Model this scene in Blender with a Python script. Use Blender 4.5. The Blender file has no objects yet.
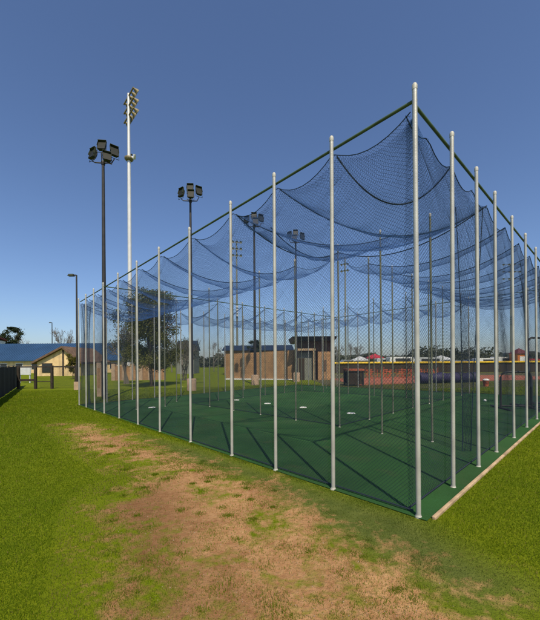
import bpy, bmesh, math, random
import numpy as np
from mathutils import Vector, Matrix
random.seed(7); rng = np.random.default_rng(7)
R = math.radians
scene = bpy.context.scene
COL = scene.collection

# ------------------------------------------------------------------ camera
F, CX, HY, CAM, ROLL = 322.0, 270.0, 362.4, 1.742, R(0.4)
cd = bpy.data.cameras.new('camera'); cam = bpy.data.objects.new('camera', cd); COL.objects.link(cam)
cd.sensor_fit = 'HORIZONTAL'; cd.sensor_width = 36; cd.lens = F/540*36
cd.shift_y = (HY-310)/540; cd.clip_end = 6000; cd.clip_start = 0.05
cam.matrix_world = Matrix.Translation((0,0,CAM)) @ Matrix.Rotation(R(90),4,'X') @ Matrix.Rotation(-ROLL,4,'Z')
scene.camera = cam

def sstep(a,b,x):
    t = min(1,max(0,(x-a)/(b-a))); return t*t*(3-2*t)
def g(x,y):                       # the lawn falls gently to the left
    s = 14.0*math.tanh(x/14.0) if abs(x)>14 else x
    if abs(x) <= 14: s = x
    else: s = math.copysign(14+3*math.tanh((abs(x)-14)/3), x)
    return 0.014*s*(1-sstep(22,60,y))
def ray(px,py):
    dx, dy = px-CX, HY-py
    c, s = math.cos(ROLL), math.sin(ROLL)
    return (dx*c+dy*s)/F, (-dx*s+dy*c)/F
def at(px, Y, py=372):            # ground point seen at column px at distance Y
    X = ray(px,py)[0]*Y
    return Vector((X, Y, g(X,Y)))
def zat(px, py, Y): return CAM + ray(px,py)[1]*Y
def gnd(px, py):                  # ground point under a pixel
    a,b = ray(px,py); Y = -CAM/b
    for _ in range(8):
        Y = (CAM-g(a*Y,Y))/(-b)
    return Vector((a*Y, Y, g(a*Y,Y)))

# ------------------------------------------------------------------ materials
def mat(name, col, rough=0.7, metal=0.0, var=0.15, scale=8, bump=0.0, bscale=40, spec=0.4, col2=None, detail=5):
    m = bpy.data.materials.new(name); m.use_nodes = True
    nt = m.node_tree; N = nt.nodes; L = nt.links; b = N['Principled BSDF']
    b.inputs['Roughness'].default_value = rough; b.inputs['Metallic'].default_value = metal
    b.inputs['Specular IOR Level'].default_value = spec
    tc = N.new('ShaderNodeTexCoord'); no = N.new('ShaderNodeTexNoise')
    no.inputs['Scale'].default_value = scale; no.inputs['Detail'].default_value = detail
    L.new(tc.outputs['Object'], no.inputs['Vector'])
    r = N.new('ShaderNodeValToRGB'); L.new(no.outputs['Fac'], r.inputs['Fac'])
    c2 = col2 or tuple(c*(1+var) for c in col); c1 = col if col2 else tuple(c*(1-var) for c in col)
    r.color_ramp.elements[0].position = .32; r.color_ramp.elements[1].position = .68
    r.color_ramp.elements[0].color = (*c1,1); r.color_ramp.elements[1].color = (*c2,1)
    L.new(r.outputs['Color'], b.inputs['Base Color'])
    if bump:
        n2 = N.new('ShaderNodeTexNoise'); n2.inputs['Scale'].default_value = bscale; n2.inputs['Detail'].default_value = 4
        L.new(tc.outputs['Object'], n2.inputs['Vector'])
        bp = N.new('ShaderNodeBump'); bp.inputs['Strength'].default_value = bump; bp.inputs['Distance'].default_value = .02
        L.new(n2.outputs['Fac'], bp.inputs['Height']); L.new(bp.outputs['Normal'], b.inputs['Normal'])
    return m
M = {}
M['pole'] = mat('weathered galvanised steel', (.46,.455,.41), .45, .25, .20, 2.5, .1, 60)
M['pole_inner'] = mat('dark olive pipe', (.16,.17,.12), .6, .1, .25, 3, .05, 60)  # inner poles: darker and more olive than the outer ones
M['pole_cap'] = mat('cast alloy cap', (.42,.41,.36), .6, .1, .15, 20)
M['green_pipe'] = mat('green painted pipe', (.065,.105,.045), .5, 0, .3, 6)
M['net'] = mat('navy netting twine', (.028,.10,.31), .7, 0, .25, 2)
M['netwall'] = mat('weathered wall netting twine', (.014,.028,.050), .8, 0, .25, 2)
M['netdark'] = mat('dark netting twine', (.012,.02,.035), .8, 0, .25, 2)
M['rope'] = mat('navy border rope', (.008,.025,.05), .7, 0, .3, 10)
M['turf'] = mat('green carpet turf', (.022,.070,.018), .95, 0, .25, .8, .5, 220, .1, detail=8)
M['concrete'] = mat('pale concrete', (.42,.30,.18), .9, 0, .3, 4, .4, 50)
M['concrete_base'] = mat('tan concrete footing', (.42,.30,.20), .9, 0, .15, 4, .3, 50)
M['darkpole'] = mat('dark bronze paint', (.035,.033,.03), .5, .2, .2, 3)
M['lamp_shell'] = mat('dark green floodlight shell', (.030,.038,.020), .7, 0, .25, 6)
M['glass'] = mat('floodlight glass', (.016,.018,.012), .5, 0, .2, 6, spec=.3)
M['whitepole'] = mat('white galvanised pole', (.66,.66,.64), .45, .2, .06, 2)
M['brass'] = mat('weathered lamp reflector', (.20,.17,.09), .6, .2, .3, 6)
M['black'] = mat('black windscreen fabric', (.012,.012,.012), .9, 0, .4, 4)
M['darkwood'] = mat('dark stained timber', (.035,.028,.02), .8, 0, .35, 5)
M['blueroof'] = mat('blue standing seam roof', (.030,.075,.155), .45, .1, .12, .4)
M['navyroof'] = mat('dark blue metal roof', (.016,.03,.06), .5, .1, .2, 1)
M['cream'] = mat('cream stucco', (.78,.58,.30), .9, 0, .1, 1.5)
M['tanblock'] = mat('tan block', (.44,.26,.125), .9, 0, .12, 1)
M['brown'] = mat('brown brick', (.11,.07,.045), .9, 0, .3, 3)
M['maroon'] = mat('maroon roof', (.11,.025,.03), .7, 0, .2, 2)
M['white'] = mat('white paint', (.72,.72,.70), .6, 0, .05, 3)
M['greywhite'] = mat('faded white board', (.50,.52,.52), .7, 0, .12, 3)
M['grey'] = mat('grey metal door', (.20,.21,.17), .6, 0, .15, 3)
M['yellow'] = mat('yellow safety cap', (.75,.48,.01), .5, 0, .12, .5)
M['fencebrown'] = mat('dark outfield windscreen', (.045,.032,.018), .9, 0, .25, .3)
M['orange'] = mat('orange mesh', (.38,.095,.04), .8, 0, .35, 2)
M['clay'] = mat('red infield clay', (.32,.10,.05), .95, 0, .2, .5)
M['purple'] = mat('violet blue tarp', (.028,.022,.07), .6, 0, .3, 2)
M['red'] = mat('red canvas', (.45,.03,.05), .6, 0, .15, 2)
M['bark'] = mat('grey brown bark', (.085,.065,.045), .95, 0, .35, 12)
M['barkpale'] = mat('pale twig bark', (.17,.15,.12), .95, 0, .3, 12)
M['tyre'] = mat('tyre rubber', (.015,.015,.015), .9)
M['carglass'] = mat('tinted glass', (.02,.025,.03), .1, spec=.8)
M['hill'] = mat('far wooded ridge', (.05,.06,.05), 1, 0, .4, .06)
M['skin'] = mat('skin', (.35,.2,.13), .7)

def block_joints(m, sc, bw, rh, mortar):
    nt = m.node_tree; N = nt.nodes; L = nt.links; b = N['Principled BSDF']; src = b.inputs['Base Color'].links[0].from_socket
    tc = N.new('ShaderNodeTexCoord'); mp = N.new('ShaderNodeMapping'); mp.inputs['Rotation'].default_value = (R(90),0,0); L.new(tc.outputs['Object'], mp.inputs['Vector'])
    bt = N.new('ShaderNodeTexBrick'); bt.inputs['Scale'].default_value = sc; bt.inputs['Brick Width'].default_value = bw; bt.inputs['Row Height'].default_value = rh
    bt.inputs['Mortar Size'].default_value = .012; bt.inputs['Color1'].default_value = (1,1,1,1); bt.inputs['Color2'].default_value = (.82,.80,.78,1); bt.inputs['Mortar'].default_value = (*mortar,1)
    L.new(mp.outputs[0], bt.inputs['Vector'])
    x = N.new('ShaderNodeMix'); x.data_type = 'RGBA'; x.blend_type = 'MULTIPLY'; x.inputs[0].default_value = 1; L.new(src, x.inputs[6]); L.new(bt.outputs['Color'], x.inputs[7])
    # rain streaks and dirt
    n = N.new('ShaderNodeTexNoise'); n.inputs['Scale'].default_value = 1.0; n.inputs['Detail'].default_value = 6
    m2 = N.new('ShaderNodeMapping'); m2.inputs['Scale'].default_value = (2.5,2.5,.35); L.new(tc.outputs['Object'], m2.inputs['Vector']); L.new(m2.outputs[0], n.inputs['Vector'])
    rr = N.new('ShaderNodeMapRange'); rr.inputs[1].default_value = .48; rr.inputs[2].default_value = .75; rr.inputs[3].default_value = 0; rr.inputs[4].default_value = .4; L.new(n.outputs['Fac'], rr.inputs[0])
    y = N.new('ShaderNodeMix'); y.data_type = 'RGBA'; L.new(rr.outputs[0], y.inputs[0]); L.new(x.outputs[2], y.inputs[6]); y.inputs[7].default_value = (.13,.09,.06,1)
    L.new(y.outputs[2], b.inputs['Base Color'])
block_joints(M['tanblock'], 1, .4, .2, (.6,.58,.55)); block_joints(M['brown'], 1, .22, .075, (1.5,1.4,1.3)); block_joints(M['cream'], .6, .9, .9, (.92,.92,.92))
def leafmat(name, c1, c2):
    m = mat(name, c1, .6, 0, 0, .9, col2=c2, spec=.25)
    nt = m.node_tree; b = nt.nodes['Principled BSDF']; out = nt.nodes['Material Output']
    tr = nt.nodes.new('ShaderNodeBsdfTranslucent'); mx = nt.nodes.new('ShaderNodeMixShader'); mx.inputs[0].default_value = .25
    src = b.inputs['Base Color'].links[0].from_socket
    nt.links.new(src, tr.inputs['Color']); nt.links.new(b.outputs[0], mx.inputs[1]); nt.links.new(tr.outputs[0], mx.inputs[2])
    nt.links.new(mx.outputs[0], out.inputs['Surface'])
    return m
M['leaf_olive'] = leafmat('olive leaves', (.075,.085,.012), (.16,.165,.030))
M['leaf_dark'] = leafmat('dark evergreen leaves', (.018,.032,.014), (.04,.06,.02))
M['leaf_grey'] = leafmat('grey green leaves', (.05,.06,.035), (.10,.11,.06))
M['leaf_gold'] = leafmat('yellow green leaves', (.09,.09,.012), (.16,.13,.02))

# ------------------------------------------------------------------ object helpers
def tag(o, label=None, cat=None, group=None, kind=None):
    if label: o['label'] = label
    if cat: o['category'] = cat
    if group: o['group'] = group
    if kind: o['kind'] = kind
    return o
def empty(name, loc, rz=0.0, **k):
    o = bpy.data.objects.new(name, None); o.empty_display_size = .2
    COL.objects.link(o); o.location = loc; o.rotation_euler = (0,0,rz)
    if k: tag(o, **k)
    return o
class MB:
    def __init__(s): s.v = []; s.f = []; s.sm = []
    def add(s, vs, fs, smooth=False):
        n = len(s.v); s.v += [tuple(v) for v in vs]; s.f += [tuple(i+n for i in f) for f in fs]; s.sm += [smooth]*len(fs); return s
    def box(s, x0,x1,y0,y1,z0,z1, mtx=None):
        vs = [Vector(p) for p in ((x0,y0,z0),(x1,y0,z0),(x1,y1,z0),(x0,y1,z0),(x0,y0,z1),(x1,y0,z1),(x1,y1,z1),(x0,y1,z1))]
        if mtx: vs = [mtx@v for v in vs]
        return s.add(vs, [(0,3,2,1),(4,5,6,7),(0,1,5,4),(1,2,6,5),(2,3,7,6),(3,0,4,7)])
    def tube(s, pts, r, n=8, caps=True):
        pts = [Vector(p) for p in pts]; rs = r if isinstance(r,(list,tuple)) else [r]*len(pts)
        vs = []; fs = []
        for i,p in enumerate(pts):
            d = (pts[min(i+1,len(pts)-1)]-pts[max(i-1,0)]).normalized()
            a = Vector((0,0,1)) if abs(d.z)<.95 else Vector((1,0,0))
            u = d.cross(a).normalized(); w = d.cross(u)
            for k in range(n):
                t = 2*math.pi*k/n; vs.append(p+(u*math.cos(t)+w*math.sin(t))*rs[i])
        for i in range(len(pts)-1):
            for k in range(n):
                a = i*n+k; b = i*n+(k+1)%n; fs.append((a,b,b+n,a+n))
        s.add(vs, fs, n>6)
        if caps: s.add(vs[:n], [tuple(range(n-1,-1,-1))]); s.add(vs[-n:], [tuple(range(n))])
        return s
    def lathe(s, prof, n=12, c=(0,0,0)):
        vs = []; fs = []
        for r,z in prof:
            for k in range(n):
                t = 2*math.pi*k/n; vs.append((c[0]+r*math.cos(t), c[1]+r*math.sin(t), c[2]+z))
        for i in range(len(prof)-1):
            for k in range(n):
                a = i*n+k; b = i*n+(k+1)%n; fs.append((a,b,b+n,a+n))
        s.add(vs, fs, True); s.add(vs[:n], [tuple(range(n-1,-1,-1))]); s.add(vs[-n:], [tuple(range(n))])
        return s
    def prism(s, poly, x0, x1):        # poly in (y,z) swept along x
        n = len(poly); vs = [(x0,y,z) for y,z in poly]+[(x1,y,z) for y,z in poly]
        fs = [tuple(range(n-1,-1,-1)), tuple(range(n,2*n))]+[(i,(i+1)%n,(i+1)%n+n,i+n) for i in range(n)]
        return s.add(vs, fs)
    def build(s, name, m, parent=None, **k):
        me = bpy.data.meshes.new(name); me.from_pydata(s.v, [], s.f); me.update()
        me.polygons.foreach_set('use_smooth', s.sm)
        me.materials.append(m)
        o = bpy.data.objects.new(name, me); COL.objects.link(o)
        if parent: o.parent = parent
        if k: tag(o, **k)
        return o
def np_mesh(name, verts, quads, m, parent=None, smooth=False, **k):
    me = bpy.data.meshes.new(name)
    nf, w = quads.shape
    me.vertices.add(len(verts)); me.vertices.foreach_set('co', verts.astype(np.float32).ravel())
    me.loops.add(nf*w); me.loops.foreach_set('vertex_index', quads.astype(np.int32).ravel())
    me.polygons.add(nf); me.polygons.foreach_set('loop_start', np.arange(0,nf*w,w,dtype=np.int32))
    me.polygons.foreach_set('loop_total', np.full(nf,w,dtype=np.int32))
    me.update(calc_edges=True)
    if smooth: me.polygons.foreach_set('use_smooth', np.ones(nf,dtype=bool))
    me.materials.append(m)
    o = bpy.data.objects.new(name, me); COL.objects.link(o)
    if parent: o.parent = parent
    if k: tag(o, **k)
    return o
def copy_tree(o, parent=None):
    c = o.copy(); COL.objects.link(c); c.parent = parent
    for ch in list(o.children): copy_tree(ch, c)
    return c

# ------------------------------------------------------------------ world, sun
SUN_AZ = math.atan2(.21,-1.0); SUN_EL = R(54)       # sun behind the camera, a little to the right
sdir = Vector((.21,-1,0)).normalized()*math.cos(SUN_EL)+Vector((0,0,math.sin(SUN_EL)))
w = bpy.data.worlds.new('World'); scene.world = w; w.use_nodes = True
nt = w.node_tree; bg = nt.nodes['Background']
sky = nt.nodes.new('ShaderNodeTexSky'); sky.sky_type = 'NISHITA'; sky.sun_disc = False
sky.sun_elevation = SUN_EL; sky.sun_rotation = math.atan2(sdir.x, sdir.y)
sky.air_density = 1.0; sky.dust_density = 1.1; sky.ozone_density = 3.2; sky.altitude = 0
tint = nt.nodes.new('ShaderNodeMix'); tint.data_type = 'RGBA'; tint.blend_type = 'MULTIPLY'; tint.inputs[0].default_value = 1; tint.inputs[7].default_value = (.93,.99,1.13,1)
nt.links.new(sky.outputs[0], tint.inputs[6]); nt.links.new(tint.outputs[2], bg.inputs[0]); bg.inputs[1].default_value = 0.118
sl = bpy.data.lights.new('sun','SUN'); sl.energy = 4.8; sl.angle = R(.5); sl.color = (1,.88,.68)
so = bpy.data.objects.new('sun', sl); COL.objects.link(so)
so.rotation_euler = sdir.to_track_quat('Z','Y').to_euler()
vs = scene.view_settings; vs.view_transform = 'Standard'; vs.look = 'None'; vs.gamma = 1; vs.exposure = 0

# ------------------------------------------------------------------ ground
def axis(lo, hi, a, b, d, gr=1.25):
    mid = list(np.arange(a,b+1e-6,d)); st = d; x = mid[-1]; up = []
    while x < hi: st *= gr; x += st; up.append(x)
    st = d; x = mid[0]; dn = []
    while x > lo: st *= gr; x -= st; dn.append(x)
    return np.array(dn[::-1]+mid+up)
xs = axis(-2500,2500,-7,5,.09,1.12); ys = axis(-60,3500,0.6,12,.09,1.12)
XX, YY = np.meshgrid(xs, ys)
def g_np(x,y):
    s = np.where(np.abs(x)<=14, x, np.sign(x)*(14+3*np.tanh((np.abs(x)-14)/3)))
    t = np.clip((y-22)/38,0,1); return .014*s*(1-t*t*(3-2*t))
ZZ = g_np(XX,YY)
def polydist(px, py, poly):           # signed distance, positive inside
    d = np.full(px.shape, 1e9); ins = np.zeros(px.shape, bool); n = len(poly)
    for i in range(n):
        ax,ay = poly[i]; bx,by = poly[(i+1)%n]
        ex,ey = bx-ax, by-ay; t = np.clip(((px-ax)*ex+(py-ay)*ey)/(ex*ex+ey*ey+1e-12),0,1)
        d = np.minimum(d, np.hypot(px-ax-t*ex, py-ay-t*ey))
        c = ((ay>py)!=(by>py)); xx = (bx-ax)*(py-ay)/((by-ay) if by!=ay else 1e-9)+ax
        ins ^= (c & (px<xx))
    return np.where(ins, d, -d)
dirt_px = [(60,424),(90,426),(135,440),(180,454),(215,468),(262,482),(310,512),(350,538),(400,562),(450,578),(510,596),(560,640),
           (520,760),(200,800),(160,680),(135,625),(118,585),(112,545),(104,508),(118,488),(150,476),(120,462),(88,446)]
dirt_poly = [gnd(*p)[:2] for p in dirt_px]
wet_poly = [gnd(*p)[:2] for p in [(112,500),(150,488),(170,510),(175,560),(210,600),(190,640),(140,625),(118,575),(108,530)]]
olive_poly = [gnd(*p)[:2] for p in [(140,436),(190,448),(332,494),(416,520),(470,560),(520,590),(470,600),(400,566),(350,540),(300,512),(250,480),(190,460)]]
def dirt_val(x,y): return np.clip(.48+polydist(x,y,dirt_poly)/1.1, 0, .86)
near = (YY<14)&(np.abs(XX)<12)
D = np.zeros(XX.shape); D[near] = dirt_val(XX[near],YY[near])
W = np.zeros(XX.shape); W[near] = np.clip(.5+polydist(XX[near],YY[near],wet_poly)/1.3,0,1)
O = np.zeros(XX.shape); O[near] = np.clip(.6+polydist(XX[near],YY[near],olive_poly)/.5,0,1)
ny, nx = XX.shape
idx = np.arange(ny*nx).reshape(ny,nx)
quads = np.stack([idx[:-1,:-1],idx[:-1,1:],idx[1:,1:],idx[1:,:-1]],-1).reshape(-1,4)
def ground_mat():
    m = bpy.data.materials.new('worn lawn'); m.use_nodes = True; nt = m.node_tree; N = nt.nodes; L = nt.links
    b = N['Principled BSDF']; b.inputs['Roughness'].default_value = .95; b.inputs['Specular IOR Level'].default_value = .1
    tc = N.new('ShaderNodeTexCoord')
    def noise(s,d=6,dist=0,rough=.55):
        n = N.new('ShaderNodeTexNoise'); n.inputs['Scale'].default_value = s; n.inputs['Detail'].default_value = d
        n.inputs['Distortion'].default_value = dist; n.inputs['Roughness'].default_value = rough
        L.new(tc.outputs['Object'], n.inputs['Vector']); return n.outputs['Fac']
    def ramp(f, a, b_, ca, cb):
        r = N.new('ShaderNodeValToRGB'); L.new(f, r.inputs['Fac']); e = r.color_ramp.elements
        e[0].position = a; e[1].position = b_; e[0].color = (*ca,1); e[1].color = (*cb,1); return r.outputs['Color']
    def mix(f, a, b_):
        x = N.new('ShaderNodeMix'); x.data_type = 'RGBA'
        if isinstance(f,float): x.inputs[0].default_value = f
        else: L.new(f, x.inputs[0])
        L.new(a, x.inputs[6]); L.new(b_, x.inputs[7]); return x.outputs[2]
    def math_(op, a, b_, c=None):
        x = N.new('ShaderNodeMath'); x.operation = op
        for i,v in enumerate((a,b_,c)):
            if v is None: continue
            if isinstance(v,(int,float)): x.inputs[i].default_value = v
            else: L.new(v, x.inputs[i])
        return x.outputs[0]
    at_ = N.new('ShaderNodeVertexColor'); at_.layer_name = 'wear'
    sep = N.new('ShaderNodeSeparateColor'); L.new(at_.outputs['Color'], sep.inputs[0])
    grass = mix(noise(60,3), ramp(noise(.35,4),.3,.7,(.095,.138,.003),(.170,.200,.004)), ramp(noise(3,5),.3,.7,(.085,.125,.003),(.165,.195,.006)))
    olive = ramp(noise(5,6),.3,.7,(.070,.095,.018),(.120,.140,.030))
    grass = mix(sep.outputs[2], grass, olive)
    dirt = mix(math_('MULTIPLY',noise(38,8),.8), ramp(noise(1.3,7,1),.34,.68,(.26,.115,.045),(.46,.250,.105)), ramp(noise(14,8),.35,.65,(.27,.150,.070),(.52,.34,.175)))
    wet = ramp(noise(9,7),.3,.7,(.075,.036,.015),(.16,.075,.030))
    dirt = mix(math_('MULTIPLY',sep.outputs[1],.9), dirt, wet)
    n1 = noise(1.6,8,.6,.62); n2 = noise(9,6,.3,.6)
    f = math_('ADD', sep.outputs[0], math_('MULTIPLY', math_('SUBTRACT', n1, .5), 2.6))
    f = math_('ADD', f, math_('MULTIPLY', math_('SUBTRACT', n2, .5), 1.6))
    r = N.new('ShaderNodeMapRange'); r.inputs[1].default_value = .30; r.inputs[2].default_value = .85; L.new(f, r.inputs[0])
    gate = math_('MINIMUM', r.outputs[0], math_('MULTIPLY', sep.outputs[0], 3))
    L.new(mix(gate, grass, dirt), b.inputs['Base Color'])
    bp = N.new('ShaderNodeBump'); bp.inputs['Strength'].default_value = .7; bp.inputs['Distance'].default_value = .03
    L.new(math_('ADD', noise(28,8), math_('MULTIPLY',noise(120,4),.5)), bp.inputs['Height']); L.new(bp.outputs['Normal'], b.inputs['Normal'])
    return m
M['lawn'] = ground_mat()
def wear_turf(m):
    nt = m.node_tree; N = nt.nodes; L = nt.links; b = N['Principled BSDF']; src = b.inputs['Base Color'].links[0].from_socket
    tc = N.new('ShaderNodeTexCoord')
    def noise(s,d,dist=0):
        n = N.new('ShaderNodeTexNoise'); n.inputs['Scale'].default_value = s; n.inputs['Detail'].default_value = d; n.inputs['Distortion'].default_value = dist; L.new(tc.outputs['Object'], n.inputs['Vector']); return n.outputs['Fac']
    def mixc(f, a, col, typ='MIX'):
        x = N.new('ShaderNodeMix'); x.data_type = 'RGBA'; x.blend_type = typ; L.new(f, x.inputs[0]); L.new(a, x.inputs[6]); x.inputs[7].default_value = (*col,1); return x.outputs[2]
    def mr(f,a,b_,c,d):
        x = N.new('ShaderNodeMapRange'); L.new(f,x.inputs[0]); 
        for i,v in enumerate((a,b_,c,d)): x.inputs[i+1].default_value = v
        return x.outputs[0]
    c = mixc(mr(noise(.45,6,1.2),.45,.75,0,.55), src, (.055,.100,.035))       # faded traffic areas
    c = mixc(mr(noise(2.2,8,.8),.58,.8,0,.5), c, (.09,.075,.04))             # tracked-in soil
    c = mixc(mr(noise(60,3),.35,.75,0,.35), c, (.045,.14,.06))
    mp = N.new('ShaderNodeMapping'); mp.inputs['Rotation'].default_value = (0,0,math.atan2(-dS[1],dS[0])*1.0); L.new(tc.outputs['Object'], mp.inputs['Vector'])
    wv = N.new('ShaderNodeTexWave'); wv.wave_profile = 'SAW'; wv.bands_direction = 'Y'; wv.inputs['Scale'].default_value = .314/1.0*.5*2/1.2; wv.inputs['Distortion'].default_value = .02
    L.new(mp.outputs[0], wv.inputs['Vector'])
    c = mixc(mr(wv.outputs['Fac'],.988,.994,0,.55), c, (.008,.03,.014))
    L.new(c, b.inputs['Base Color'])
go = np_mesh('ground', np.stack([XX,YY,ZZ],-1).reshape(-1,3), quads, M['lawn'], smooth=True, kind='structure')
ca = go.data.color_attributes.new('wear','FLOAT_COLOR','POINT')
ca.data.foreach_set('color', np.stack([D,W,O,np.ones_like(D)],-1).astype(np.float32).ravel())

# ------------------------------------------------------------------ cage plan
C0 = np.array([.336*4.8, 2.299*1.5456]); dS = np.array([1.6584,1.5456]); dT = np.array([-1.4448,1.5456]); HP = 4.8
T = [0,.53,1.06,1.62,2.35,3.1,3.8,4.56,5.32,5.9,6.49,7.05]
S = [0,.51,1.03,1.53,2.19,2.84,3.5,4.15,4.8,5.33,5.85,6.37]
def G(s,t):
    p = C0+s*dS+t*dT; return Vector((p[0],p[1],g(p[0],p[1])))
def cage_inside(x,y,m=0.0):
    A = np.array([dS,dT]).T; q = np.linalg.solve(A, np.array([x-C0[0],y-C0[1]]).reshape(2,-1))
    s,t = q
    return (s>-m)&(s<S[-1]+m)&(t>-m)&(t<T[-1]+m)

# turf sheet (carpet), 12 mm above the soil
tf = MB(); n = 12
o1, o2 = -.05, .03
for i in range(n):
    for j in range(n):
        q = []
        for a,b in ((i,j),(i+1,j),(i+1,j+1),(i,j+1)):
            s = -.014+(S[-1]+.10)*a/n; t = -.055+(T[-1]+.12)*b/n
            p = G(s,t); q.append((p.x,p.y,p.z+.012))
        tf.add(q, [(0,1,2,3)])
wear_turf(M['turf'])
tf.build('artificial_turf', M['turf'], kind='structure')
kb = MB()
K = 14
for k in range(K):
    a = .03+(S[-1]+.3)*k/K; b = .03+(S[-1]+.3)*(k+1)/K-.004
    p = [G(a,-.060),G(b,-.060),G(b,-.079),G(a,-.079)]
    lo = [(v.x,v.y,v.z-.05) for v in p]; hi = [(v.x,v.y,v.z+.035+random.uniform(-.004,.004)) for v in p]
    kb.add(lo+hi, [(0,3,2,1),(4,5,6,7),(0,1,5,4),(1,2,6,5),(2,3,7,6),(3,0,4,7)])
kbo = kb.build('kerb', M['concrete'], kind='structure')
bv = kbo.modifiers.new('b','BEVEL'); bv.width = .008; bv.segments = 2

# ------------------------------------------------------------------ the cage
cage = empty('batting_cage', G(0,0), label='large batting cage of pale steel poles hung with sagging navy netting over green turf', cat='batting cage')
inv = Matrix.Translation(-Vector(cage.location))
def attach(o): o.parent = cage; o.matrix_parent_inverse = Matrix.Translation(-Vector(cage.location)); return o
pr = .0265
pm = MB().lathe([(pr,0),(pr,HP-.07)],14)
pole_me = pm.build('pole', M['pole']); cap_me = MB().lathe([(pr+.0025,HP-.075),(pr+.003,HP-.03),(pr-.002,HP-.015),(pr*.6,HP-.003),(.003,HP)],14).build('pole_cap', M['pole_cap'])
fl = MB().lathe([(pr+.016,.0),(pr+.016,.010),(pr+.004,.014),(pr+.003,.03)],14).build('foot_collar', M['pole_cap'])
for o in (pole_me, cap_me, fl): pass
pset = []
def addp(s,t):
    for a,b in pset:
        if abs(a-s)+abs(b-t) < .05: return
    pset.append((s,t))
for t in T: addp(0,t)
for s in S: addp(s,0)
for t in T: addp(S[3],t) if t >= T[1]-.01 and t != T[3]*99 else None
for s in S[3:]: addp(s,T[3])
for s in S[1:]: addp(s,T[8])
for t in T[3:9]: addp(S[8],t)
for s in S[1:]: addp(s,T[11])
for t in T: addp(S[11],t)
first = True; inner = []
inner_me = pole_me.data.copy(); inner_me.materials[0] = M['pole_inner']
for s,t in pset:
    p = G(s,t)
    tp, tc_, tf_ = (pole_me,cap_me,fl) if first else (pole_me.copy(),cap_me.copy(),fl.copy())
    if not first:
        for o in (tp,tc_,tf_): COL.objects.link(o)
    first = False
    tp.parent = cage; tp.location = p-Vector(cage.location); tc_.parent = tp; tf_.parent = tp
    tp.rotation_euler = (R(random.uniform(-.15,.15)), R(random.uniform(-.15,.15)), random.random())
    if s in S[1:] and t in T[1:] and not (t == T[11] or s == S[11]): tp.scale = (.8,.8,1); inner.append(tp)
    if s == 0 and t == 0: tp.location.x += .014

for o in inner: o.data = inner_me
def rail(a, b, z=HP-.15, off=(0,0), r=.019):
    p, q = G(*a), G(*b); o = MB().tube([(p.x+off[0],p.y+off[1],p.z+z),(q.x+off[0],q.y+off[1],q.z+z)], r, 10).build('top_rail', M['green_pipe'])
    attach(o)
for i in range(11):
    rail((.03,T[i]),(.03,T[i+1])); rail((max(S[i],.045),.025),(S[i+1],.025))
rail((0,T[8]),(S[11],T[8])); 
rail((S[11],0),(S[11],T[11]))

# nets: real strands, three-sided, in a diamond weave
def strands(P, U, V, cell, rad, cells_per_seg=6):
    """P(u[],v[]) in metres-ish param (0..U,0..V) -> xyz; returns verts, quads of all strands."""
    out_v = []; out_f = []; base = 0
    for sgn in (1,-1):
        u0s = np.arange(-V, U, cell) if sgn == 1 else np.arange(0, U+V, cell)
        for u0 in u0s:
            if sgn == 1: va = max(0,-u0); vb = min(V, U-u0)
            else: va = max(0,u0-U); vb = min(V,u0)
            if vb-va < cell*.4: continue
            m = max(2, int((vb-va)/(cell*cells_per_seg))+2)
            v = np.linspace(va,vb,m); u = u0+sgn*v
            p = P(u,v)
            d = np.gradient(p,axis=0); d /= np.linalg.norm(d,axis=1,keepdims=True)+1e-9
            a = np.array([.31,.52,.8]); e1 = np.cross(d,a); e1 /= np.linalg.norm(e1,axis=1,keepdims=True)+1e-9; e2 = np.cross(d,e1)
            ring = [p+rad*(math.cos(k*2.0944)*e1+math.sin(k*2.0944)*e2) for k in range(3)]
            vv = np.stack(ring,1).reshape(-1,3); out_v.append(vv)
            i = base+3*np.arange(m-1)
            for k in range(3):
                k2 = (k+1)%3; out_f.append(np.stack([i+k,i+k2,i+k2+3,i+k+3],-1))
            base += 3*m
    return np.concatenate(out_v), np.concatenate(out_f)
def Gn(s,t):
    x = C0[0]+s*dS[0]+t*dT[0]; y = C0[1]+s*dS[1]+t*dT[1]; return x,y,g_np(x,y)
ZA = HP-.22                       # attachment height of the netting
def scallop(u, knots, sag):       # hanging depth at u between the attachment points
    out = np.zeros_like(u)
    for a,b in zip(knots[:-1],knots[1:]):
        k = (u>=a)&(u<=b); x = (u[k]-a)/(b-a); out[k] = 4*x*(1-x)*sag*min(1.0,(b-a)/.55)
    return out
UNIT = 2.2
SA = [0,.31,.70,1.14]+S[3:]       # hooks along the right side
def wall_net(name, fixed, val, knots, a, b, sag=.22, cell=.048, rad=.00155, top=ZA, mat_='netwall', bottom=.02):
    def P(u,v):
        q = a+u/UNIT; h = v/4.6
        s,t = (np.full_like(q,val), q) if fixed == 's' else (q, np.full_like(q,val))
        x,y,z = Gn(s,t); tp = top-scallop(q,knots,sag)
        bil = .05*np.sin(q*5.3+v*.7)*np.sin(h*3.14)              # slight billow
        if fixed == 's': x = x+bil*.7; y = y+bil*.7
        else: x = x-bil*.7; y = y+bil*.7
        return np.stack([x,y,z+bottom+(tp-bottom)*h],-1)
    v,f = strands(P,(b-a)*UNIT,4.6,cell,rad,10)
    o = attach(np_mesh(name, v, f, M[mat_]))
    # border rope along the top edge
    n = max(8,int((b-a)*16)); qs = np.linspace(0,(b-a)*UNIT,n); pp = P(qs,np.full(n,4.6))
    e = MB().tube([tuple(r) for r in pp], .006, 5).build('border_rope', M['rope']); e.parent = o
    pp = P(qs,np.full(n,.02)); e = MB().tube([tuple(r) for r in pp], .009, 5).build('border_rope', M['netdark']); e.parent = o
    return o
IN = .06
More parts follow.
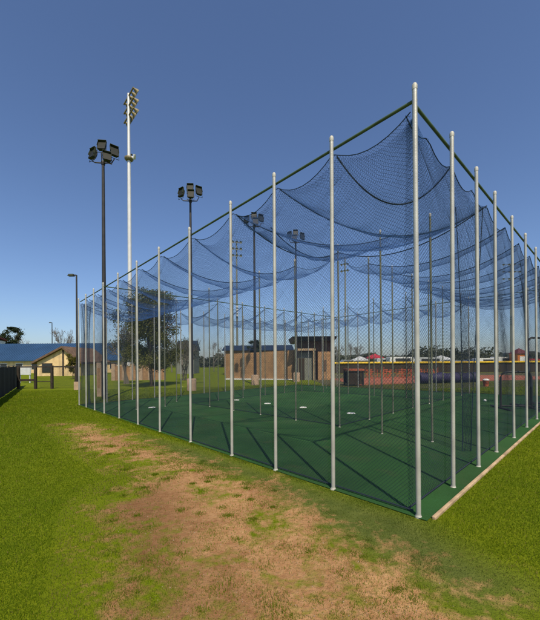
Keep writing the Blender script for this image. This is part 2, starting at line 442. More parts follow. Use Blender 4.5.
wall_net('wall_net','s',.022,T,0.03,T[11])
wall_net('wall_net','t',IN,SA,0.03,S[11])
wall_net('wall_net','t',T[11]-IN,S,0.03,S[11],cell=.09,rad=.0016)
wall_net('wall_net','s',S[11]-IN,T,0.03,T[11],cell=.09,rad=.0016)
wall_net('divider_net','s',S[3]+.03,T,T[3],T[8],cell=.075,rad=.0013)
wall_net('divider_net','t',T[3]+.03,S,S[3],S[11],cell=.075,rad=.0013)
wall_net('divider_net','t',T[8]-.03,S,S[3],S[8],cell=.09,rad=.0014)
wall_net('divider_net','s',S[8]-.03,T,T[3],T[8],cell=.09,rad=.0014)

def roof_section(ropes, cross_sag=.25, cell=.045, rad=.00145, label=None):
    """ropes: list of (A(s,t), B(s,t), sag). The netting hangs between neighbouring ropes."""
    V_, F_, base = [], [], 0
    def rope_pt(rp,u):
        (a,b,sag) = rp; s = a[0]+(b[0]-a[0])*u; t = a[1]+(b[1]-a[1])*u
        x,y,z = Gn(s,t); return np.stack([x,y,z+ZA-4*sag*u*(1-u)],-1)
    for r0,r1 in zip(ropes[:-1],ropes[1:]):
        ga,gb = np.array(r0[0]),np.array(r0[1]); ha,hb = np.array(r1[0]),np.array(r1[1])
        L = max(np.linalg.norm(gb-ga),np.linalg.norm(hb-ha))*UNIT*1.03; Wd = max(np.linalg.norm(ha-ga),np.linalg.norm(hb-gb))*UNIT*1.05
        cs = cross_sag*min(1.2,Wd/1.2); ph = random.random()*6
        def P(u,v):
            a = (u/L)[:,None]; c = (v/Wd)[:,None]
            p = rope_pt(r0,u/L)*(1-c)+rope_pt(r1,u/L)*c
            wr = .018*np.sin(u*9+ph+v*3)*np.sin(np.pi*v/Wd)
            p[:,2] -= cs*4*c[:,0]*(1-c[:,0])-wr
            return p
        if L < .2 or Wd < .1: continue
        v,f = strands(P,L,Wd,cell,rad,3); V_.append(v); F_.append(f+base); base += len(v)
    o = attach(np_mesh('roof_net', np.concatenate(V_), np.concatenate(F_), M['net']))
    for rp in ropes:
        if np.linalg.norm(np.array(rp[0])-np.array(rp[1])) < .1: continue
        pp = rope_pt(rp,np.linspace(0,1,20))
        e = MB().tube([tuple(q) for q in pp], .0105, 6).build('rope', M['rope']); e.parent = o
    return o
e_ = IN
# corner bay: ropes swing from side to side of the corner
roof_section([((e_+.03,.040),(e_+.045,.045),0),((e_,T[1]),(SA[2],e_),.62),((e_,T[2]),(S[3],e_),.66),((e_,T[3]),(S[3],T[3]*.55),.40),((e_+.4,T[3]),(S[3],T[3]),.34)], .16)
roof_section([((e_,T[i]),(S[3],T[i]),.42+.05*math.sin(i*2)) for i in range(3,12)], .28)
roof_section([((S[i],e_),(S[i],T[3]),.40+.05*math.sin(i*3)) for i in range(3,12)], .28)
roof_section([((S[i],T[8]),(S[i],T[11]),.45) for i in range(3,12)], .35, cell=.08, rad=.0016)
roof_section([((S[8],T[i]),(S[11],T[i]),.45) for i in range(3,9)], .35, cell=.08, rad=.0016)
# gathered curtains: netting bunched at the top and drawn together towards the ground
def curtain(q0, d, wt, wb, lean=0.0, zt=ZA-.03, zb=.02, cell=.05):
    q0 = Vector(q0); d = Vector(d)
    def P(u,v):
        h = v/4.5; k = u/1.6; w_ = wb+(wt-wb)*np.clip((h-.12)/.88,0,1)**1.8
        a = (k-.5)*w_+lean*(1-h)**1.5
        f = .045*np.sin(k*22+h*3)*(.5+.5*h)
        return np.stack([q0.x+d.x*a-d.y*f, q0.y+d.y*a+d.x*f, q0.z+zb+(zt-zb)*h], -1)
    v,f = strands(P,1.6,4.5,cell,.0015,4)
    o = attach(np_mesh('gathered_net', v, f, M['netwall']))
    for k in (0,1.6):
        pp = P(np.full(16,k),np.linspace(0,4.5,16)); e = MB().tube([tuple(r) for r in pp], .007, 5).build('border_rope', M['rope']); e.parent = o
curtain(G(e_+.05,T[11]-.12),(.95,-.1,0),.50,.12,.12)
curtain(G(S[3]-.12,.16),(1,.0,0),.50,.16,-.08,cell=.17)

# ------------------------------------------------------------------ grass blades (uncountable)
def make_grass():
    N_ = 520000
    Y = 1.75*np.exp(rng.random(N_)**.9*math.log(24/1.75)); ang = (rng.random(N_)-.5)*2*.93
    X = Y*ang
    keep = ~cage_inside(X,Y,.03)
    ks = cage_inside(X,Y,.081)&(X>C0[0]+.15); keep &= ~ks
    X = X[keep]; Y = Y[keep]
    d = dirt_val(X,Y)
    q = np.sin(X*2.1+np.sin(Y*1.7)*2)*np.sin(Y*2.3+np.sin(X*1.9)*2)+.6*np.sin(X*7+Y*3)*np.sin(Y*6-X*4)
    prob = np.where(d<=0.02,1,.8*np.clip((1-d)*1.0+.15*np.clip(q,0,1)*(q>.25)+ .55*(q>.85),0,1)*np.where(d>.5,.55,.8))
    k = rng.random(len(X))<prob; X = X[k]; Y = Y[k]; d = d[k]; q = q[k]
    nc = 170; cx = []; cy = []
    while len(cx) < nc:
        yy = 1.9+rng.random()**1.3*5.5; xx = yy*(rng.random()-.62)*1.5
        if dirt_val(np.array([xx]),np.array([yy]))[0] > .3: cx.append(xx); cy.append(yy)
    m_ = 24000; ci = rng.integers(0,nc,m_); rr = (.03+.16*rng.random(nc)**2)[ci]
    X2 = np.array(cx)[ci]+rng.normal(0,1,m_)*rr; Y2 = np.array(cy)[ci]+rng.normal(0,1,m_)*rr*.8
    X2o = ~cage_inside(X2,Y2,.05); X2 = X2[X2o]; Y2 = Y2[X2o]
    m3 = 16000; tt = rng.random(m3)*T[-1]; ss = -.018-np.abs(rng.normal(0,.018,m3)); cl = np.sin(tt*9)+np.sin(tt*23+1)+.8*np.sin(tt*51)
    kk = rng.random(m3)<np.clip(.35+.3*cl,.05,1); X3 = (C0[0]+ss*dS[0]+tt*dT[0])[kk]; Y3 = (C0[1]+ss*dS[1]+tt*dT[1])[kk]
    X2 = np.concatenate([X2,X3]); Y2 = np.concatenate([Y2,Y3])
    X = np.concatenate([X,X2]); Y = np.concatenate([Y,Y2]); d = np.concatenate([d,np.full(len(X2),.0)]); q = np.concatenate([q,np.full(len(X2),1.)])
    n = len(X); Z = g_np(X,Y)
    sc = np.clip(Y/3.2,.8,5)
    ol = np.clip(.6+polydist(X,Y,olive_poly)/.5,0,1)
    h = (.014+.014*rng.random(n))*sc**.35*(1-.35*ol)*(1+.5*(d>.3)*(q>.8)); wd = .0020*sc*(1+.5*rng.random(n))
    th = rng.random(n)*2*np.pi; lean = .7*rng.random(n)
    c,s = np.cos(th),np.sin(th); ph = rng.random(n)*2*np.pi
    b = np.stack([X,Y,Z-.002],-1)
    v0 = b+np.stack([c*wd,s*wd,0*wd],-1); v1 = b-np.stack([c*wd,s*wd,0*wd],-1)
    tip = b+np.stack([np.cos(ph)*h*lean,np.sin(ph)*h*lean,h],-1)
    V = np.stack([v0,v1,tip],1).reshape(-1,3); Fq = np.arange(3*n).reshape(-1,3)
    m = bpy.data.materials.new('grass blades'); m.use_nodes = True; nt = m.node_tree; bs = nt.nodes['Principled BSDF']
    bs.inputs['Roughness'].default_value = .7; bs.inputs['Specular IOR Level'].default_value = .15
    vc = nt.nodes.new('ShaderNodeVertexColor'); vc.layer_name = 'tint'
    nt.links.new(vc.outputs['Color'], bs.inputs['Base Color'])
    tr = nt.nodes.new('ShaderNodeBsdfTranslucent'); mx = nt.nodes.new('ShaderNodeMixShader'); mx.inputs[0].default_value = .5
    nt.links.new(vc.outputs['Color'], tr.inputs['Color']); nt.links.new(bs.outputs[0], mx.inputs[1]); nt.links.new(tr.outputs[0], mx.inputs[2])
    nt.links.new(mx.outputs[0], nt.nodes['Material Output'].inputs['Surface'])
    o = np_mesh('grass', V, Fq, m, kind='stuff', label='short mown green lawn grass around the cage', cat='grass')
    r1 = rng.random(n); big = .5+.5*np.sin(X*.9+1)*np.sin(Y*.7)
    colg = np.stack([.098+.045*r1+.045*big, .165+.045*r1+.035*big, .003+.005*r1],-1)
    dry = (rng.random(n)<(.03+.25*(d>.05)))[:,None]
    colg = np.where(dry, np.stack([.20+.10*r1,.15+.07*r1,.055+.02*r1],-1), colg)
    colg = colg*(1-ol[:,None])+ol[:,None]*np.stack([.095+.06*r1,.135+.06*r1,.020+.01*r1],-1)
    colr = np.repeat(np.concatenate([colg,np.ones((n,1))],1),3,0)
    at = o.data.color_attributes.new('tint','FLOAT_COLOR','POINT'); at.data.foreach_set('color', colr.astype(np.float32).ravel())
make_grass()

def pebbles():
    n = 5200; Y = 1.8+rng.random(n)**1.4*5; X = Y*(rng.random(n)-.62)*1.5; k = (dirt_val(X,Y)>.45)&~cage_inside(X,Y,.05); X = X[k]; Y = Y[k]; n = len(X)
    r_ = (.0018+.0055*rng.random(n)**5)[:,None]; c = np.stack([X,Y,g_np(X,Y)+.001],-1)
    o = np.array([(1,0,0),(0,1,0),(-1,0,0),(0,-1,0),(0,0,.8),(0,0,-.8)])
    V = (c[:,None,:]+o[None]*r_[:,None,:]*(.6+.7*rng.random((n,6,1)))).reshape(-1,3)
    f = np.array([(0,1,4),(1,2,4),(2,3,4),(3,0,4),(1,0,5),(2,1,5),(3,2,5),(0,3,5)])
    F_ = (f[None]+6*np.arange(n)[:,None,None]).reshape(-1,3)
    np_mesh('gravel', V, F_, mat('small stones',(.20,.13,.085),.9,0,.4,30,col2=(.42,.33,.24)), kind='stuff', label='small stones scattered over the bare soil', cat='gravel')
pebbles()
# ------------------------------------------------------------------ home plates
hp0 = None
for k,(px,py,lb) in enumerate([(152,408,'white home plate on turf, alone at the far left of the cage'),(236.5,400.5,'white home plate farthest back of those on the turf'),
        (267.5,404,'white home plate on turf, middle one of the row'),(303,408,'white home plate on turf, second nearest of the row'),(351,414,'white home plate nearest the camera on the turf')]):
    p = gnd(px,py); b = MB(); w_ = .13
    pts = [(-w_,-.08),(w_,-.08),(w_,.05),(0,.14),(-w_,.05)]
    nn = 5; b.add([(x,y,0) for x,y in pts]+[(x*.95,y*.95,.02) for x,y in pts], [tuple(range(4,-1,-1)),tuple(range(5,10))]+[(i,(i+1)%5,(i+1)%5+5,i+5) for i in range(5)])
    o = b.build('home_plate', M['white']); o.location = p+Vector((0,0,.016)); o.rotation_euler = (0,0,random.uniform(-.3,.3))
    tag(o, lb, 'home plate', 'home plates on the turf')

# ------------------------------------------------------------------ floodlight poles
def flood_head(parent, loc, yaw, tilt, size=1.0):
    mtx = Matrix.Translation(loc) @ Matrix.Rotation(yaw,4,'Z') @ Matrix.Rotation(tilt,4,'X')
    b = MB(); w,h,d = .31*size,.44*size,.17*size
    # tapered shell: wide at the front (local -y), narrow at the back, rounded shoulders
    secs = [(-d,w,h),(-d*.6,w,h),(d*.3,w*.85,h*.85),(d,w*.45,h*.5)]
    vs = []; fs = []
    for y,a,c in secs:
        for x,z in ((-a,-c*.7),(-a*.7,-c),(a*.7,-c),(a,-c*.7),(a,c*.7),(a*.7,c),(-a*.7,c),(-a,c*.7)): vs.append(mtx@Vector((x,y,z)))
    for i in range(3):
        for k in range(8): fs.append((i*8+k,i*8+(k+1)%8,(i+1)*8+(k+1)%8,(i+1)*8+k))
    fs.append(tuple(range(24,32))); b.add(vs,fs)
    # visor
    b.box(-w*1.02,w*1.02,-d-.16*size,-d*.8,h,h+.02,mtx); b.box(-w*1.04,-w*1.0,-d-.10*size,-d*.8,-h*.2,h,mtx); b.box(w*1.0,w*1.04,-d-.10*size,-d*.8,-h*.2,h,mtx)
    o = b.build('floodlight', M['lamp_shell'], parent)
    gl = MB(); gl.box(-w*.92,w*.92,-d*1.0-.006,-d*.9,-h*.9,h*.9,mtx); gl.build('lens', M['glass'], o)
    yk = MB(); yk.tube([mtx@Vector((-w*1.08,0,0)),mtx@Vector((-w*1.08,d*.2,-h*1.25)),mtx@Vector((w*1.08,d*.2,-h*1.25)),mtx@Vector((w*1.08,0,0))],.022*size,6).build('yoke', M['darkpole'], o)
    return mtx@Vector((0,d*.2,-h*1.25))
def flood_pole(px, Y, top_py, label, variant=0, base=True, mir=1):
    p = at(px,Y,top_py); ht = zat(px,top_py,Y)-p.z
    t = empty('floodlight_pole', p, label=label, cat='light pole', group='dark floodlight poles around the cage')
    MB().lathe([(.13,0),(.12,.3),(.095,ht*.5),(.07,ht-.8)],12).build('pole', M['darkpole'], t)
    if base: MB().lathe([(.30,-.2),(.30,.75),(.26,.8)],16).build('footing', M['concrete_base'], t)
    hub = Vector((0,0,ht-.85)); MB().lathe([(.09,ht-.95),(.11,ht-.85),(.09,ht-.75)],12).build('hub', M['darkpole'], t)
    specs = [[(-.72,.0,ht-.55,-.5,-.35),(-.05,0,ht+.12,.1,-.45),(.78,.1,ht-.25,.7,-.35),(.45,-.2,ht-1.05,.5,-.5)],
             [(-.80,0,ht-.45,-.6,-.3),(0,0,ht,.05,-.4),(.75,.1,ht-.20,.6,-.35),(.18,-.35,ht-.95,.1,-.45)]][variant]
    for x,y,z,yaw,tl in specs:
        q = flood_head(t,Vector((x*mir*.68,y,ht-.1+(z-ht)*.60)),yaw*mir,tl,.67)
        mid = Vector((q.x*.75,q.y*.6,hub.z+.0)); MB().tube([hub,mid,q],[.035,.03,.026],7).build('arm', M['darkpole'], t)
    return t
flood_pole(103,17,147,'tall dark floodlight pole with four lamps in front of the left end of the cage',0,base=False)
flood_pole(190.3,21,188,'tall dark floodlight pole with four lamps rising behind the long left side of the cage',1)
flood_pole(254,25.3,216,'floodlight pole seen through netting with concrete footing beside the tan wall',1)
flood_pole(295.5,28.3,233,'shortest looking floodlight pole seen through the netting beside the tan wall doorway',1,mir=-1)

# small lamp posts
def street_lamp(px,Y,tpy,label,r=.07,side=-1):
    p = at(px,Y,tpy); ht = zat(px,tpy,Y)-p.z; t = empty('street_lamp', p, label=label, cat='lamp post')
    MB().lathe([(r*1.3,0),(r,ht*.3),(r*.75,ht)],10).build('pole', M['darkpole'], t)
    MB().box(side*.25,side*.0,-.05,.05,ht-.05,ht+.02).build('arm', M['darkpole'], t)
    MB().add([(side*.62,-.14,ht-.08),(side*.2,-.14,ht-.08),(side*.2,.14,ht-.08),(side*.62,.14,ht-.08),(side*.55,-.09,ht+.07),(side*.22,-.09,ht+.07),(side*.22,.09,ht+.07),(side*.55,.09,ht+.07)],
        [(0,3,2,1),(4,5,6,7),(0,1,5,4),(1,2,6,5),(2,3,7,6),(3,0,4,7)]).build('lamp_head', M['lamp_shell'], t)
    MB().box(-.16,.16,-.16,.16,-.1,.60).build('footing', M['concrete_base'], t)
street_lamp(76.5,24,275,'slim lamp post with a short arm, beside the far left corner pole of the cage',.07)
street_lamp(52,70,322.5,'small distant lamp post standing behind the blue roofed building',.09)

# sports light towers
def sports_tower(px,Y,tpy,label,rows,cols,yaw,spacing=.85,rowgap=1.3,r=.24,m_pole='whitepole',m_lamp='brass',extra=True):
    p = at(px,Y,tpy); ht = zat(px,tpy,Y)-p.z
    t = empty('sports_light_tower', p, yaw, label=label, cat='light tower', group='tall sports light towers')
    MB().lathe([(r,0),(r*.8,ht*.6),(r*.55,ht-.2)],14).build('pole', M[m_pole], t)
    for i in range(rows):
        z = ht-.5-i*rowgap; half = (cols-1)/2*spacing+.2
        MB().box(-half,half,-.06,.06,z-.06,z+.06).build('crossarm', M[m_lamp], t)
        for k in range(cols):
            x = (k-(cols-1)/2)*spacing
            mt = Matrix.Translation((x,-.35,z-.05)) @ Matrix.Rotation(R(-62),4,'X')
            b = MB(); n = 10; prof = [(.09,-.28),(.15,-.15),(.25,.03),(.30,.22)]
            vs = []; fs = []
            for rr,zz in prof:
                for a in range(n): vs.append(mt@Vector((rr*math.cos(2*math.pi*a/n),rr*math.sin(2*math.pi*a/n),-zz)))
            for j in range(3):
                for a in range(n): fs.append((j*n+a,(j+1)*n+a,(j+1)*n+(a+1)%n,j*n+(a+1)%n))
            fs.append(tuple(range(n))); fs.append(tuple(range(3*n,4*n))); b.add(vs,fs,True)
            b.build('lamp', M[m_lamp], t)
    if extra:
        for k in range(4): MB().box(-.22,.22,-r-.25,-r*.6,ht*.42+k*.65-.2,ht*.42+k*.65+.2).build('ballast_box', M['greywhite'], t)
    return t
t = sports_tower(128.5,38,92,'very tall white light tower rising high above the left side of the cage',3,5,R(132),spacing=.72,rowgap=1.15,r=.26,extra=False)
hz = zat(128.5,157,38)-t.location.z
MB().lathe([(.34,hz-.45),(.5,hz-.3),(.5,hz-.1),(.3,hz)],14).build('service_collar', M['brass'], t)
MB().tube([(-.1,-.2,hz),(-.65,-.4,hz-.3),(-.75,-.4,hz+.1)],.16,8).build('siren_horn', M['white'], t)
MB().tube([(.1,-.2,hz),(.65,-.3,hz+.1),(.35,-.4,hz+.7)],.16,8).build('siren_horn', M['brass'], t)
sports_tower(236.5,72,240,'distant light tower with three rows of lamps seen between two long side poles',3,3,R(12),.9,1.5,.26,'grey','grey')
sports_tower(345,85,256,'distant light tower with lamp rows seen just right of a long side pole',3,3,R(-30),.8,1.7,.26,'grey','grey')
sports_tower(510.5,95,263,'distant light tower with lamp rows seen through netting at the right',3,4,R(0),1.6,2.1,.26,'grey','grey')

# ------------------------------------------------------------------ trees
def tree(name, px, Y, top_py, width_px, label, cat, leaf=None, nleaf=0, lsize=.3, bark='bark', seed=1, trunk_f=.25, levels=5, spread=.55, dens=3, loc=None, tr_r=None, base_y=None, cz=.62, ch=.40, stems=1, group=None, blob=None):
    rd = random.Random(seed); p = loc or at(px,Y); H = zat(px,top_py,Y)-p.z; Wm = width_px*Y/F/2
    t = empty(name, p, label=label, cat=cat, group=group)
    b = MB(); tips = []
    def grow(q, d, L, r, lv):
        pts = [q]; n = 3
        for k in range(n):
            d = (d+Vector((rd.uniform(-.18,.18),rd.uniform(-.18,.18),rd.uniform(-.05,.14)))).normalized(); q = q+d*(L/n); pts.append(q)
        b.tube(pts,[r*(1-.35*k/n) for k in range(n+1)], 6 if r>.04 else 4, False)
        if lv <= 0: tips.append(q); return
        if lv <= 2: tips.append(q)
        for k in range(dens if lv>1 else dens-1 if dens>2 else 2):
            a = rd.uniform(0,6.283); tl = rd.uniform(.35,1.0)*spread*1.6
            u = d.orthogonal().normalized(); u.rotate(Matrix.Rotation(a,3,d)); nd = (d*math.cos(tl)+u*math.sin(tl)).normalized()
            grow(pts[rd.choice((2,3))] if k else pts[3], nd, L*rd.uniform(.62,.82), max(r*.60, .0 if leaf else .022), lv-1)
    for s in range(stems):
        lean = Vector((rd.uniform(-.25,.25),rd.uniform(-.25,.25),1)).normalized() if stems>1 else Vector((rd.uniform(-.05,.05),0,1))
        grow(Vector((rd.uniform(-.3,.3)*(stems>1),0,0)), lean, H*trunk_f, tr_r or H*.022, levels)
    # fit to wanted width/height
    mx = max(max(abs(v[0]) for v in b.v),.1); mz = max(v[2] for v in b.v)
    sx = Wm/mx*.95; sz = H/mz*.97
    b.v = [(v[0]*sx if True else 0, v[1]*sx, v[2]*sz) for v in b.v]
    # keep the trunk's own thickness from the squeeze
    b.build('trunk' if leaf else 'trunk_and_twigs', M[bark], t)
    if leaf:
        V = []; Fc = []
        tp = [Vector((q.x*sx,q.y*sx,q.z*sz)) for q in tips]
        if blob:
            cent = [Vector((rd.gauss(0,.42)*Wm, rd.gauss(0,.42)*Wm, H*(cz+rd.uniform(-1,1)*ch))) for _ in range(blob)]
            tp = [c for c in cent if (c.x/Wm)**2+((c.z-H*cz)/(H*ch))**2 < 1.0 and abs(c.y)<Wm]
        for k in range(nleaf):
            c = rd.choice(tp); sg = lsize*2.0 if not blob else Wm*.13
            q = c+Vector((rd.gauss(0,sg),rd.gauss(0,sg),rd.gauss(0,sg*.8)))
            if q.z > H: q.z = H-rd.random()*.4
            a = Vector((rd.gauss(0,1),rd.gauss(0,1),rd.gauss(0,.7))).normalized(); u = a.orthogonal().normalized(); w_ = a.cross(u)
            s_ = lsize*rd.uniform(.5,1); i = len(V)
            V += [q+u*s_, q+w_*s_*.55, q-u*s_, q-w_*s_*.55]; Fc.append((i,i+1,i+2,i+3))
        np_mesh('crown', np.array([tuple(v) for v in V]), np.array(Fc), M[leaf], t)
    return t
tree('dense_tree',152,26,291,60,'tall dense olive green tree standing behind the left side of the cage','tree','leaf_olive',42000,.085,seed=4,trunk_f=.3,levels=4,cz=.58,ch=.40,blob=90)
tree('twiggy_tree',126,30,318,42,'thin grey leaved tree left of the tall dense tree','tree','leaf_grey',2200,.08,bark='barkpale',seed=12,levels=5,stems=3,spread=.5,dens=3)
tree('twiggy_tree',185,34,333,34,'thin grey leaved tree right of the tall dense tree','tree','leaf_grey',2200,.08,bark='barkpale',seed=22,levels=5,stems=3,spread=.5,dens=3)
tree('pine_tree',11,80,327,22,'round topped green tree above the left end of the blue roof','tree','leaf_dark',5000,.22,seed=5,levels=4,cz=.76,ch=.24,blob=30)
tree('bare_tree',62,75,326,34,'bare twiggy tree behind the cream gabled building','tree',None,bark='barkpale',seed=6,levels=6,spread=.5,dens=3)
tree('bare_tree',76,82,331,20,'smaller bare twiggy tree next to the slim lamp post','tree',None,bark='barkpale',seed=8,levels=5,spread=.5,dens=3)
tree('bare_tree',22,84,336,22,'low bare tree beside the round topped green tree','tree',None,bark='barkpale',seed=9,levels=5,dens=3)
tree('garden_tree',73,40,354,15,'small yellow green tree in front of the cream gable wall','tree','leaf_gold',3500,.10,seed=10,levels=3,cz=.6,ch=.4,blob=24)
tree('conifer_tree',254,46,340,15,'small dark conifer rising above the tan wall','tree','leaf_dark',5000,.10,seed=11,levels=3,cz=.72,ch=.28,blob=30)
k = 0
for px,Y,ty,wd in ((172,60,331,24),(197,66,336,20),(214,64,338,22),(228,70,341,18),(243,74,343,16),(338,88,344,14),(349,84,341,13),(358,90,343,14)):
    tree('bare_tree',px,Y,ty,wd,['bare grey tree behind the twiggy trees, leftmost of its row','second bare grey tree from the left in its far row','middle bare grey tree in the far row','fourth bare grey tree from the left in the far row','rightmost bare grey tree left of the tan wall',
        'distant bare tree just right of the brown building','tallest distant bare tree right of the brown building','distant bare tree above the yellow capped fence'][k],'tree',None,bark='barkpale' ,seed=30+k,levels=5,dens=3,spread=.5,group='bare trees far behind the cage'); k += 1

# far tree line / low ridge (one mass)
hb = MB(); prev = None
for k in range(161):
    a = R(-52)+R(104)*k/160; rr = 260; x = rr*math.tan(a) if abs(a)<1.2 else 0
    h = 4.2+1.6*math.sin(k*.37)+1.0*math.sin(k*1.13)+.8*random.random()+(2.2 if k>95 else 0)
    y = rr; hb_v = [(x,y,-1),(x,y+2,h),(x,y+40,h*.9),(x,y+60,-1)]
    if prev is not None: hb.add(prev+hb_v,[(0,4,5,1),(1,5,6,2),(2,6,7,3)])
    prev = hb_v
hb.build('hills', M['hill'], kind='structure')

def far_trees():
    V = []; n_ = 26000
    th = (rng.random(n_)-.42)*1.75; rr = 120+rng.random(n_)*20
    x = rr*np.tan(np.clip(th,-1.1,1.1)*.93); y = rr
    prof = 4.2+1.8*np.sin(x*.11)+1.2*np.sin(x*.31+1)+1.0*np.sin(x*.83)+.7*np.sin(x*2.1)
    z = prof*(1-rng.random(n_)**2.2*.98)
    c = np.stack([x,y,np.maximum(z,.2)],-1)
    a = rng.normal(0,1,(n_,3)); a /= np.linalg.norm(a,axis=1,keepdims=True); b = np.cross(a,rng.normal(0,1,(n_,3))); b /= np.linalg.norm(b,axis=1,keepdims=True)
    s_ = (.25+.35*rng.random(n_))[:,None]
    V = np.stack([c+a*s_,c+b*s_*.7,c-a*s_,c-b*s_*.7],1).reshape(-1,3)
    np_mesh('far_trees', V, np.arange(4*n_).reshape(-1,4), M['leaf_grey'], kind='stuff', label='hazy grey line of distant trees along the horizon', cat='trees')
far_trees()
# ------------------------------------------------------------------ left background
# black windscreen fence
A = gnd(0,399); B = gnd(18,386.5); dirv = (A-B).normalized(); A2 = A+dirv*8
fe = empty('windscreen_fence', B, label='long black windscreen fence along the left edge of the lawn', cat='fence')
L_ = (A2-B).length; yaw = math.atan2((A2-B).y,(A2-B).x); fe.rotation_euler = (0,0,yaw)
b = MB(); nseg = 30
for k in range(nseg):
    x0 = L_*k/nseg; x1 = L_*(k+1)/nseg; y0 = .03*math.sin(k*1.7); y1 = .03*math.sin((k+1)*1.7)
    b.add([(x0,y0,.04),(x1,y1,.04),(x1,y1,1.78),(x0,y0,1.78),(x0,y0+.01,.04),(x1,y1+.01,.04),(x1,y1+.01,1.78),(x0,y0+.01,1.78)],[(0,1,2,3),(7,6,5,4),(3,2,6,7),(0,4,5,1)])
b.build('screen', M['black'], fe)
MB().tube([(0,-.05,1.82),(L_,-.05,1.82)],.03,8).build('top_rail', M['darkpole'], fe)
for k in range(7): MB().tube([(L_*k/6,-.06,0),(L_*k/6,-.06,1.86)],.035,8).build('post', M['darkpole'], fe)
# timber gate and cross fence
p0 = at(18,25.5); p1 = at(80,25.5)
ga = empty('timber_fence', p0, label='low dark timber fence with posts and two rails crossing the far end of the lawn', cat='fence')
W_ = (p1-p0).length
def gx(px): return (at(px,25.5)-p0).x
for px in (18.5,35.5,52,76): MB().box(gx(px)-.08,gx(px)+.08,-.08,.08,-.1,1.85).build('post', M['darkwood'], ga)
MB().box(0,W_,-.04,.04,1.70,1.80).build('rail', M['darkwood'], ga)
MB().box(0,gx(35),-.13,-.115,.62,.80).build('rail', M['darkwood'], ga)
MB().box(gx(37),gx(51),-.03,.03,.55,.62).build('rail', M['darkwood'], ga)
b = MB()
for k in range(60):
    x = gx(36)+(W_-gx(36))*k/60; b.tube([(x,0,.1),(x+.35,0,1.7)],.004,3,False); b.tube([(x+.35,0,.1),(x,0,1.7)],.004,3,False)
b.build('wire_mesh', M['darkpole'], ga)
bp_ = at(24.5,33)
bo = empty('notice_board', bp_, label='grey white board on legs behind the timber fence', cat='board')
MB().box(-.65,.65,-.03,.03,.85,1.72).build('panel', M['greywhite'], bo)
for x in (-.5,.5): MB().box(x-.05,x+.05,.03,.12,0,1.6).build('leg', M['greywhite'], bo)

def gable_roof(b, x0,x1,y0,y1,z0,z1,th=.15,ov=.4):
    ym = (y0+y1)/2
    b.prism([(y0-ov,z0),(ym,z1),(y1+ov,z0),(y1+ov,z0+th),(ym,z1+th),(y0-ov,z0+th)],x0-ov,x1+ov)
# long blue roofed building
Yb = 62; pl = at(-25,Yb); pr_ = at(124,Yb); Wb = (pr_-pl).x; ez = zat(50,361,Yb); rz_ = zat(50,344.5,Yb+6)
bl = empty('blue_roofed_building', pl, label='long low building with a wide blue metal roof at the far left', cat='building')
MB().box(.3,Wb-.3,0,12,-.5,ez).build('wall', M['cream'], bl)
b = MB(); gable_roof(b,0,Wb,0,12,ez,rz_,.2,.6); 
rf = b.build('roof', M['blueroof'], bl)
b = MB()
ns = 60
sl_ = (rz_-ez)/6.6
for k in range(ns+1):
    x = -.5+(Wb+1)*k/ns; b.add([(x-.03,-.58,ez+.22),(x+.03,-.58,ez+.22),(x+.03,6,rz_+.22),(x-.03,6,rz_+.22),(x,-.58,ez+.29),(x,6,rz_+.29)],[(0,1,4),(1,2,5,4),(3,0,4,5),(2,3,5)])
b.build('roof_seam', M['blueroof'], rf)
for k in range(9):
    x = Wb*(k+.6)/9.5; w_ = MB().box(x,x+1.4,-.05,.05,.7,1.9).build('window', M['white'], bl); MB().box(x+.08,x+1.32,-.08,-.05,.78,1.82).build('pane', M['carglass'], w_)
# cream gabled building
Yg = 48; pl = at(37,Yg); pr_ = at(80,Yg); Wg = (pr_-pl).x; pk = zat(62,348,Yg); ev = zat(40,362,Yg)
cb = empty('gabled_building', pl, label='small cream building with a brown gabled roof facing the lawn', cat='building')
gm = MB(); xk = Wg*.62
gm.add([(0,0,-.3),(Wg,0,-.3),(Wg,0,ev),(xk,0,pk),(0,0,ev),(0,8,-.3),(Wg,8,-.3),(Wg,8,ev),(xk,8,pk),(0,8,ev)],[(0,1,2,3,4),(9,8,7,6,5),(0,4,9,5),(1,6,7,2)])
gm.build('wall', M['cream'], cb)
gm = MB()
for (xa,za),(xb,zb) in (((-.5,ev-.25),(xk,pk)),((xk,pk),(Wg+.5,ev-.3))):
    gm.add([(xa,-.5,za+.02),(xb,-.5,zb+.02),(xb,8.3,zb+.02),(xa,8.3,za+.02),(xa,-.5,za+.32),(xb,-.5,zb+.32),(xb,8.3,zb+.32),(xa,8.3,za+.32)],[(0,3,2,1),(4,5,6,7),(0,1,5,4),(1,2,6,5),(2,3,7,6),(3,0,4,7)])
gm.build('roof', M['brown'], cb)
w_ = MB().box(Wg*.12,Wg*.36,-.06,.02,.5,1.9).build('window', M['darkwood'], cb)
MB().box(Wg*.14,Wg*.34,-.09,-.06,.6,1.8).build('pane', M['carglass'], w_)
MB().box(Wg*.6,Wg*.63,-.12,-.02,0,pk-.2).build('downpipe', M['darkwood'], cb)
# maroon building
pl = at(-30,70); mbz = zat(3,346,70); mr = zat(3,333.5,70)
mb_ = empty('maroon_roofed_building', pl, label='white walled building with a maroon roof at the far left edge', cat='building')
wm = (at(5,78)-pl).x
MB().box(0,wm,0,8,-.5,(mbz+mr)/2+.3).build('wall', M['white'], mb_); b = MB(); gable_roof(b,0,wm,0,8,(mbz+mr)/2+.3,mr,.3,.4); b.build('roof', M['maroon'], mb_)
